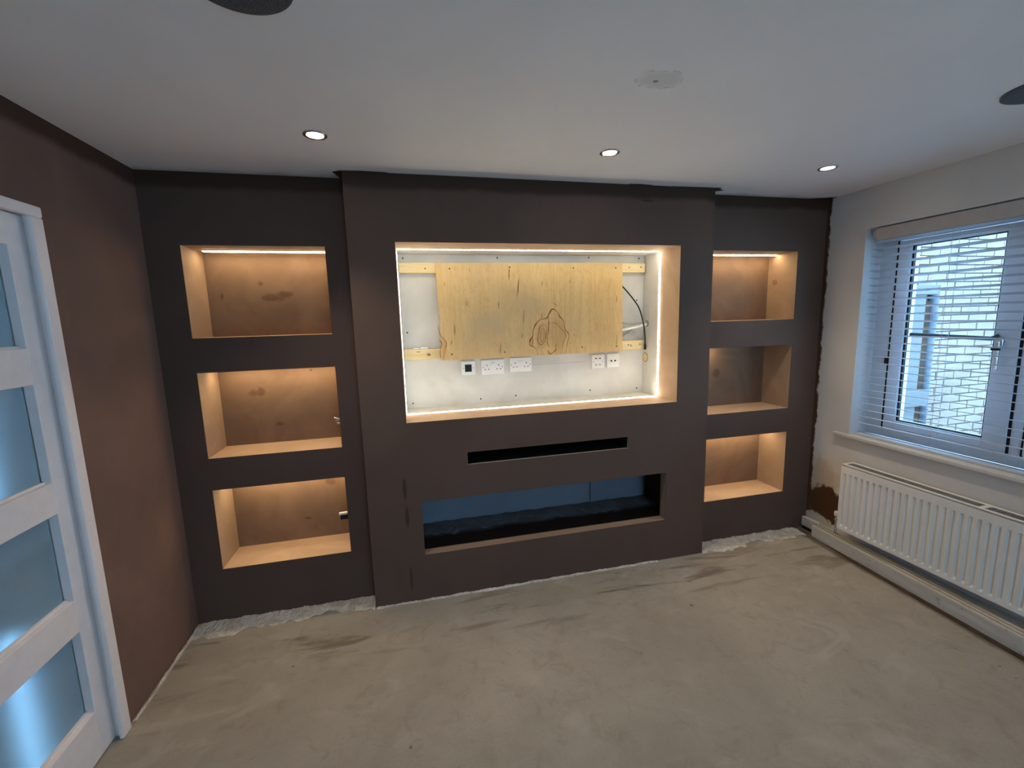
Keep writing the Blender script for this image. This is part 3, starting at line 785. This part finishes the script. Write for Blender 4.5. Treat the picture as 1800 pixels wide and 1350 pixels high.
def speaker(x, y, r, label):
    s = empty('ceiling_speaker', (x, y, H)); tag(s, label, 'speaker', 'flush ceiling speakers')
    lathe('speaker_rim', [(r, 0.0), (r, -0.005), (r-0.006, -0.007)], (x, y, H), m_speaker, s, 'Z', 48)
    gr = Mat('speaker_grille_mesh', 0.6, 0.2)
    nn = gr.node('ShaderNodeTexVoronoi'); gr.t.links.new(gr.pos()[0], nn.inputs['Vector']); nn.inputs['Scale'].default_value = 320
    mt = gr.done(gr.ramp(nn.outputs['Distance'], [(0.25, (0.02, 0.02, 0.022)), (0.5, (0.11, 0.115, 0.125))]))
    lathe('speaker_grille', [(r-0.008, -0.002), (r-0.008, -0.0085), (r-0.03, -0.0105)], (x, y, H), mt, s, 'Z', 48)
speaker(-0.578, -1.268, 0.118, 'round grey flush ceiling speaker beside the door wall')
speaker(2.017, -1.268, 0.122, 'round grey flush ceiling speaker beside the window wall')

# ------------------------------------------------------------------ LED strips
ls = empty('led_strip_light', ((T0+T1)/2, LY, TZ0))
tag(ls, 'bright LED tape running round all four sides inside the television recess', 'led strip')
PIT = 0.0122
def led_run(p0, p1, nrm, along_y_half=0.010):
    """Tape flush on a face of the recess, with a row of diodes; nrm points into the recess."""
    p0, p1, nrm = Vector(p0), Vector(p1), Vector(nrm); d = (p1-p0).normalized(); yv = Vector((0, 1, 0))
    def slab(bm, c, hl, hw, h0, h1):
        vs = [bm.verts.new(c + d*a*hl + yv*b*hw + nrm*h) for h in (h0, h1) for a, b in ((-1,-1),(1,-1),(1,1),(-1,1))]
        for f in ((0,1,2,3),(4,5,6,7),(0,1,5,4),(1,2,6,5),(2,3,7,6),(3,0,4,7)): bm.faces.new([vs[i] for i in f])
    bm = bmesh.new(); slab(bm, (p0+p1)/2, (p1-p0).length/2, 0.0085, 0.0003, 0.0015); tp = obj('tape', bm, m_tape, ls)
    bm = bmesh.new(); L = (p1-p0).length; n = int(L/PIT)
    for k in range(n): slab(bm, p0+d*(PIT*(k+0.5)), 0.0030, 0.0068, 0.0016, 0.0042)
    o = obj('diodes', bm, m_ledw, tp); o['kind'] = 'stuff'
e = 0.004
led_run((T0+e, LY, TZ1), (T1-e, LY, TZ1), (0, 0, -1))
led_run((T0+e, LY, TZ0), (T1-e, LY, TZ0), (0, 0, 1))
led_run((T0, LY, TZ0+0.012), (T0, LY, TZ1-0.012), (1, 0, 0))
led_run((T1, LY, TZ0+0.012), (T1, LY, TZ1-0.012), (-1, 0, 0))

def niche_led(x0, x1, z, label):
    s = empty('niche_light_strip', ((x0+x1)/2, 0.285, z)); tag(s, label, 'led strip', 'warm light strips in the alcove niches')
    box('profile', x0, x1, 0.275, 0.297, z-0.004, z, m_chrome, s)
    bm = bmesh.new(); vs = [(0.2765, -0.0042), (0.2955, -0.0042), (0.2955, -0.0085), (0.2765, -0.0060)]
    a = [bm.verts.new((x0+0.002, y, z+h)) for y, h in vs]; b = [bm.verts.new((x1-0.002, y, z+h)) for y, h in vs]
    bm.faces.new(a); bm.faces.new(b[::-1])
    for i in range(4): bm.faces.new((a[i], a[(i+1) % 4], b[(i+1) % 4], b[i]))
    obj('diffuser', bm, m_ledn, s)
pos = ('upper', 'middle', 'lower')
for (z0, z1), w in zip(NZ, pos):
    niche_led(N0+0.035, N1-0.004, z1, 'warm light strip under the top of the %s niche in the left alcove' % w)
niche_led(R0+0.01, R1-0.012, NZ[0][1], 'warm light strip under the top of the upper niche in the right alcove')
niche_led(R0+0.02, R0+0.235, NZ[1][1], 'short warm light strip lighting only the left of the middle right niche')
niche_led(R0+0.01, R1-0.03, NZ[2][1], 'warm light strip under the top of the lower niche in the right alcove')

# ------------------------------------------------------------------ inside the television recess
def batten(z0, z1, label):
    b = box('timber_batten', T0+0.008, T1-0.012, 0.397, TY-0.0005, z0, z1, m_pine, None, 0.0015)
    tag(b, label, 'batten', 'pine battens behind the plywood')
    for x in (-0.12, 1.28, 1.37):
        lathe('screw', [(0.005, 0.0), (0.005, -0.001), (0.002, -0.0016)], (x, 0.397, (z0+z1)/2 + 0.006*math.sin(x*20)), m_screw, b, 'Y', 10)
batten(1.941, 2.003, 'upper pale pine batten crossing the back of the recess behind the plywood')
batten(1.401, 1.466, 'lower pale pine batten crossing the back of the recess behind the plywood')
bm = bmesh.new()
fr = [(-0.042, 1.388), (1.226, 1.396), (1.220, 2.004), (-0.057, 2.001)]
a = [bm.verts.new((x, 0.383, z)) for x, z in fr]; b = [bm.verts.new((x, 0.3965, z)) for x, z in fr]
bm.faces.new(a); bm.faces.new(b[::-1])
for i in range(4): bm.faces.new((a[i], b[i], b[(i+1) % 4], a[(i+1) % 4]))
pl = obj('plywood_board', bm, m_ply)
tag(pl, 'plywood backing board with dark flame-shaped knot screwed across the recess', 'plywood board')
for x, z in ((0.02, 1.425), (0.37, 1.425), (0.92, 1.435), (1.18, 1.43), (0.03, 1.965), (0.42, 1.975), (0.86, 1.97), (1.17, 1.97)):
    lathe('screw', [(0.005, 0.0), (0.005, -0.001), (0.002, -0.0016)], (x, 0.383, z), m_screw, pl, 'Y', 10)

# dark figure and checks in the veneer (knot, left edge, short splits)
GRAIN = [
    (0.0021, [(0.598, 1.397), (0.594, 1.424), (0.568, 1.455), (0.545, 1.461), (0.542, 1.492), (0.564, 1.521), (0.57, 1.562), (0.586, 1.597), (0.619, 1.632), (0.662, 1.639), (0.675, 1.655), (0.689, 1.685), (0.711, 1.7), (0.738, 1.684), (0.759, 1.648), (0.786, 1.617), (0.796, 1.56), (0.823, 1.528), (0.817, 1.487), (0.806, 1.446), (0.797, 1.397)]),
    (0.0013, [(0.693, 1.607), (0.726, 1.607), (0.758, 1.577), (0.796, 1.534), (0.798, 1.503), (0.779, 1.463), (0.769, 1.397)]),
    (0.0016, [(0.656, 1.6), (0.618, 1.586), (0.607, 1.541), (0.6, 1.495), (0.621, 1.463), (0.651, 1.488), (0.66, 1.534), (0.667, 1.58), (0.656, 1.6)]),
    (0.0011, [(0.631, 1.576), (0.623, 1.545), (0.619, 1.505), (0.63, 1.481), (0.643, 1.509), (0.647, 1.55), (0.639, 1.575)]),
    (0.0018, [(0.711, 1.7), (0.689, 1.675), (0.679, 1.65), (0.68, 1.605), (0.673, 1.533), (0.669, 1.477), (0.68, 1.441)]),
    (0.0016, [(0.545, 1.461), (0.552, 1.5), (0.566, 1.507), (0.563, 1.471), (0.552, 1.459)]),
    (0.0024, [(0.669, 1.426), (0.685, 1.399), (0.712, 1.411), (0.732, 1.428)]),
    (0.0011, [(0.735, 1.47), (0.726, 1.439), (0.731, 1.397)]),
    (0.0011, [(0.633, 1.674), (0.632, 1.631)]),
    (0.0011, [(0.479, 1.906), (0.468, 1.794)]),
    (0.0011, [(0.415, 1.973), (0.411, 1.887)]),
    (0.0011, [(0.51, 1.679), (0.503, 1.61)]),
    (0.0011, [(0.835, 1.894), (0.836, 1.866)]),
    (0.0011, [(1.181, 1.783), (1.179, 1.732)]),
    (0.0011, [(0.496, 1.54), (0.487, 1.515)]),
    (0.0011, [(0.865, 1.527), (0.859, 1.514)]),
    (0.0011, [(1.184, 1.511), (1.178, 1.444), (1.189, 1.436)]),
    (0.0011, [(0.717, 1.74), (0.736, 1.725), (0.738, 1.714)]),
    (0.0016, [(-0.06, 1.62), (-0.048, 1.553), (-0.024, 1.522), (-0.012, 1.501), (-0.022, 1.455), (-0.04, 1.396)]),
    (0.0016, [(-0.057, 1.523), (-0.042, 1.497), (-0.054, 1.451), (-0.052, 1.402)]),
    (0.0011, [(-0.006, 1.883), (-0.007, 1.856)]),
    (0.0011, [(0.341, 1.763), (0.338, 1.707)]),
    (0.0011, [(0.419, 1.972), (0.411, 1.89)]),
    (0.0011, [(0.479, 1.905), (0.468, 1.792)]),
    (0.0011, [(0.345, 1.492), (0.339, 1.408)]),
    (0.0011, [(0.024, 1.518), (0.016, 1.482)]),
    (0.0011, [(0.512, 1.698), (0.502, 1.614)]),
    (0.0011, [(0.131, 1.767), (0.129, 1.726)]),
]
m_grain = plain('veneer_grain_brown', (0.33, 0.145, 0.045), 0.6, 0.25, var=0.35, sc=40)
def ribbon(name, pts, hw, y, mat, parent):
    P = spline([(a, 0, b) for a, b in pts], 6); bm = bmesh.new(); prev = None
    for i, q in enumerate(P):
        t = (P[min(i+1, len(P)-1)] - P[max(i-1, 0)]); t.normalize(); nn = Vector((-t.z, 0, t.x))
        e_ = min(1.0, 0.35 + 2.5*min(i, len(P)-1-i)/len(P)); w_ = hw*e_*(0.85+0.3*math.sin(i*0.45+len(P)))
        row = [bm.verts.new((q.x+sg*nn.x*w_, y+dy, q.z+sg*nn.z*w_)) for dy in (0, 0.0009) for sg in (-1, 1)]
        if prev:
            for a_, b_ in ((0, 1), (1, 3), (3, 2), (2, 0)): bm.faces.new((prev[a_], prev[b_], row[b_], row[a_]))
        prev = row
    return obj(name, bm, mat, parent)
for hw, pts in GRAIN: ribbon('grain_line', pts, hw*2.0, 0.3827, m_grain, pl)

def plate(name, x0, x1, z0, z1, label, cat, depth=0.012, group=None):
    r = empty(name, ((x0+x1)/2, TY, z0)); tag(r, label, cat, group)
    box('faceplate', x0, x1, TY-depth, TY-0.0005, z0, z1, m_plate, r, 0.003, 2)
    return r, TY-depth
def dot(r, x, z, y, rad, mat=m_black, name='screw'):
    lathe(name, [(rad, 0.0005), (rad, -0.0008), (rad*0.6, -0.001)], (x, y, z), mat, r, 'Y', 12)
r, yf = plate('wall_plate', 0.080, 0.176, 1.281, 1.372, 'white wall plate with square black opening, leftmost under the plywood', 'wall plate')
box('black_opening', 0.105, 0.150, yf-0.0008, yf+0.002, 1.302, 1.351, m_black, r)
for x in (0.093, 0.162): dot(r, x, 1.3265, yf, 0.003, m_greycable)
def socket(x0, x1, z0, z1, label):
    r, yf = plate('double_socket', x0, x1, z0, z1, label, 'socket', group='double sockets under the plywood')
    w, h, cx = x1-x0, z1-z0, (x0+x1)/2
    for s in (-1, 1):
        dot(r, cx+s*w*0.42, z0+h*0.50, yf, 0.0042, m_greycable)
        ox = cx+s*w*0.255
        box('earth_slot', ox-0.0022, ox+0.0022, yf-0.0006, yf+0.001, z0+h*0.575, z0+h*0.575+0.011, m_black, r)
        for q in (-1, 1): box('pin_slot', ox+q*0.012-0.004, ox+q*0.012+0.004, yf-0.0006, yf+0.001, z0+h*0.33, z0+h*0.33+0.0055, m_black, r)
    box('switch', cx-0.015, cx+0.015, yf-0.004, yf+0.001, z0+h*0.66, z0+h*0.66+0.014, m_plate, r, 0.0015)
socket(0.215, 0.372, 1.276, 1.375, 'white double socket beside the square black plate under the plywood')
socket(0.411, 0.565, 1.283, 1.380, 'white double socket further from the square black plate under the plywood')
r, yf = plate('aerial_plate', 1.009, 1.106, 1.275, 1.373, 'white satellite and aerial plate with small printed marks below plywood', 'wall plate')
for x in (1.022, 1.092): dot(r, x, 1.325, yf, 0.0035, m_greycable)
for x in (1.042, 1.071): box('printed_mark', x-0.008, x+0.008, yf-0.0005, yf+0.001, 1.344, 1.351, m_screw, r)
for x in (1.042, 1.071): box('outlet', x-0.008, x+0.008, yf-0.0012, yf+0.001, 1.297, 1.307, m_greycable, r, 0.001)
r, yf = plate('coaxial_plate', 1.127, 1.222, 1.277, 1.376, 'white coaxial plate with two dark sockets nearest the recess corner', 'wall plate')
for x in (1.160, 1.189): dot(r, x, 1.325, yf, 0.0068, m_black, 'coaxial_socket')
for x in (1.141, 1.208): dot(r, x, 1.327, yf, 0.0032, m_greycable)

cb = tube('black_cable', spline([(1.19, 0.415, 1.875), (1.24, 0.405, 1.840), (1.318, 0.385, 1.743), (1.35, 0.370, 1.68), (1.370, 0.355, 1.59), (1.388, 0.360, 1.50), (1.397, 0.372, 1.43)]), 0.0048, m_black, None, 10)
tag(cb, 'black cable looping down out from behind the plywood edge', 'cable')
lathe('plug', [(0.005, 0.02), (0.0085, 0.008), (0.0085, -0.018), (0.004, -0.022)], (1.397, 0.372, 1.420), m_black, cb, 'Z', 14)
c = tube('white_cable', spline([(1.17, 0.420, 1.530), (1.25, 0.415, 1.545), (1.33, 0.405, 1.560), (1.38, 0.392, 1.572), (1.413, 0.385, 1.578)]), 0.010, m_plate, None, 10)
tag(c, 'thick white cable running from plywood into hole in recess cheek', 'cable')
c = tube('grey_cable', spline([(1.17, 0.423, 1.62), (1.25, 0.418, 1.592), (1.31, 0.402, 1.580), (1.37, 0.385, 1.588), (1.413, 0.378, 1.592)]), 0.0055, m_greycable, None, 8)
tag(c, 'grey cable arching down above the thick white cable into the hole', 'cable')
c = tube('thin_grey_cable', spline([(1.18, 0.426, 1.47), (1.25, 0.426, 1.498), (1.31, 0.424, 1.535), (1.325, 0.422, 1.56)]), 0.003, m_greycable, None, 8)
tag(c, 'thin grey wire hanging below the thick white cable', 'cable')
# openings cut in the right cheek
def ring_hole(y, z, r, mat_in):
    lathe('cable_hole', [(r, 0.0), (r, -0.0012), (r-0.003, -0.0012)], (T1, y, z), m_screw, wc, 'X', 24)
    lathe('hole_lining', [(r-0.004, -0.0008), (r-0.004, -0.0018), (r-0.012, -0.0018)], (T1, y, z), mat_in, wc, 'X', 24)
ring_hole(0.396, 1.341, 0.034, m_pine)
ring_hole(0.382, 1.583, 0.022, m_greycable)
for (y0, y1, z0, z1) in ((0.357, 0.359, 1.56, 1.71), (0.425, 0.427, 1.60, 1.715), (0.357, 0.427, 1.709, 1.711), (0.385, 0.387, 1.61, 1.73)):
    box('pencil_line', T1-0.0004, T1+0.001, y0, y1, z0, z1, m_greycable, wc)
for x, w, lab in ((-0.205, 0.036, 'thin white plastic wedge on lower batten nearer the recess side'), (-0.153, 0.050, 'white plastic wedge on lower batten nearer the plywood')):
    o = box('plastic_wedge', x-w/2, x+w/2, 0.400, 0.425, 1.4662, 1.4662+0.010 + (0.004 if w > 0.04 else 0), m_plate, None, 0.003, 2)
    tag(o, lab, 'wedge', 'plastic wedges on the lower batten')

# cable ends poking from the right cheek of two left niches
s1 = empty('cable_end', (N1, 0.25, 1.07)); tag(s1, 'frayed grey cable end poking into the middle left niche', 'cable')
for k, (dy, dz, ln) in enumerate(((0.0, 0.010, 0.050), (0.008, -0.006, 0.044), (-0.008, -0.014, 0.034))):
    tube('core', spline([(N1+0.002, 0.25+dy*0.3, 1.070+dz*0.3), (N1-ln*0.5, 0.25+dy, 1.073+dz), (N1-ln, 0.25+dy*1.6, 1.078+dz*1.3)], 5), 0.0072, m_greycable if k else m_chrome, s1, 8)
s2 = empty('cable_plug', (N1, 0.25, 0.48)); tag(s2, 'black cable plug with white top poking into the lower left niche', 'cable')
box('plug_body', N1-0.062, N1+0.001, 0.234, 0.266, 0.462, 0.492, m_black, s2, 0.004, 2)
box('plug_face', N1-0.070, N1-0.022, 0.238, 0.262, 0.488, 0.503, m_plate, s2, 0.003, 2)

# ------------------------------------------------------------------ outside the window
tag(box('ground', XR+0.30, 9.0, -6.0, 3.0, -0.30, -0.15, m_paving), kind=T)
BY = 0.80
ow = tag(box('wall_outside', 3.3, 7.6, BY, BY+0.2, -0.15, 3.0, m_mortar), kind=T)
bw, bh, jt = 0.229, 0.0695, 0.011
bmb = bmesh.new(); bxadd(bmb, -bw/2, bw/2, -0.012, 0.0, 0, bh)
bmesh.ops.bevel(bmb, geom=[e for e in bmb.edges], offset=0.003, segments=1, affect='EDGES')
bmesh.ops.recalc_face_normals(bmb, faces=bmb.faces)
bme = bpy.data.meshes.new('brick'); bmb.to_mesh(bme); bmb.free(); bme.materials.append(m_brick)
nb = 0; wlo = Vector(ow.location)
for r_ in range(28):
    z = 0.20 + r_*(bh+jt)
    for c_ in range(10):
        x = 4.40 + (c_ + 0.5*(r_ % 2))*(bw+jt)
        o = bpy.data.objects.new('brick', bme); COL.objects.link(o); o.parent = ow
        o.location = Vector((x + random.uniform(-.003, .003), BY + random.uniform(-.002, .002), z)) - wlo; nb += 1
ex = empty('boxed_downpipe', (4.62, 0.70, -0.15))
tag(ex, 'white boxing with dark brown strip and pale downpipe outside the window', 'downpipe')
box('white_boxing', 4.26, 4.515, 0.70, 0.786, -0.15, 1.78, m_extwhite, ex, 0.004)
box('brown_strip', 4.515, 4.595, 0.715, 0.786, -0.15, 1.70, m_extbrown, ex, 0.002)
box('top_box', 4.26, 4.605, 0.665, 0.786, 1.76, 1.85, m_extwhite, ex, 0.006)
box('middle_box', 4.28, 4.60, 0.655, 0.786, 0.70, 0.86, m_extwhite, ex, 0.006)
tube('downpipe', [(4.655, 0.735, -0.15), (4.655, 0.735, 1.85)], 0.042, m_pipe, ex, 16)
for z in (0.62, 1.55): lathe('pipe_collar', [(0.049, -0.03), (0.049, 0.03)], (4.655, 0.735, z), m_pipe, ex, 'Z', 16)
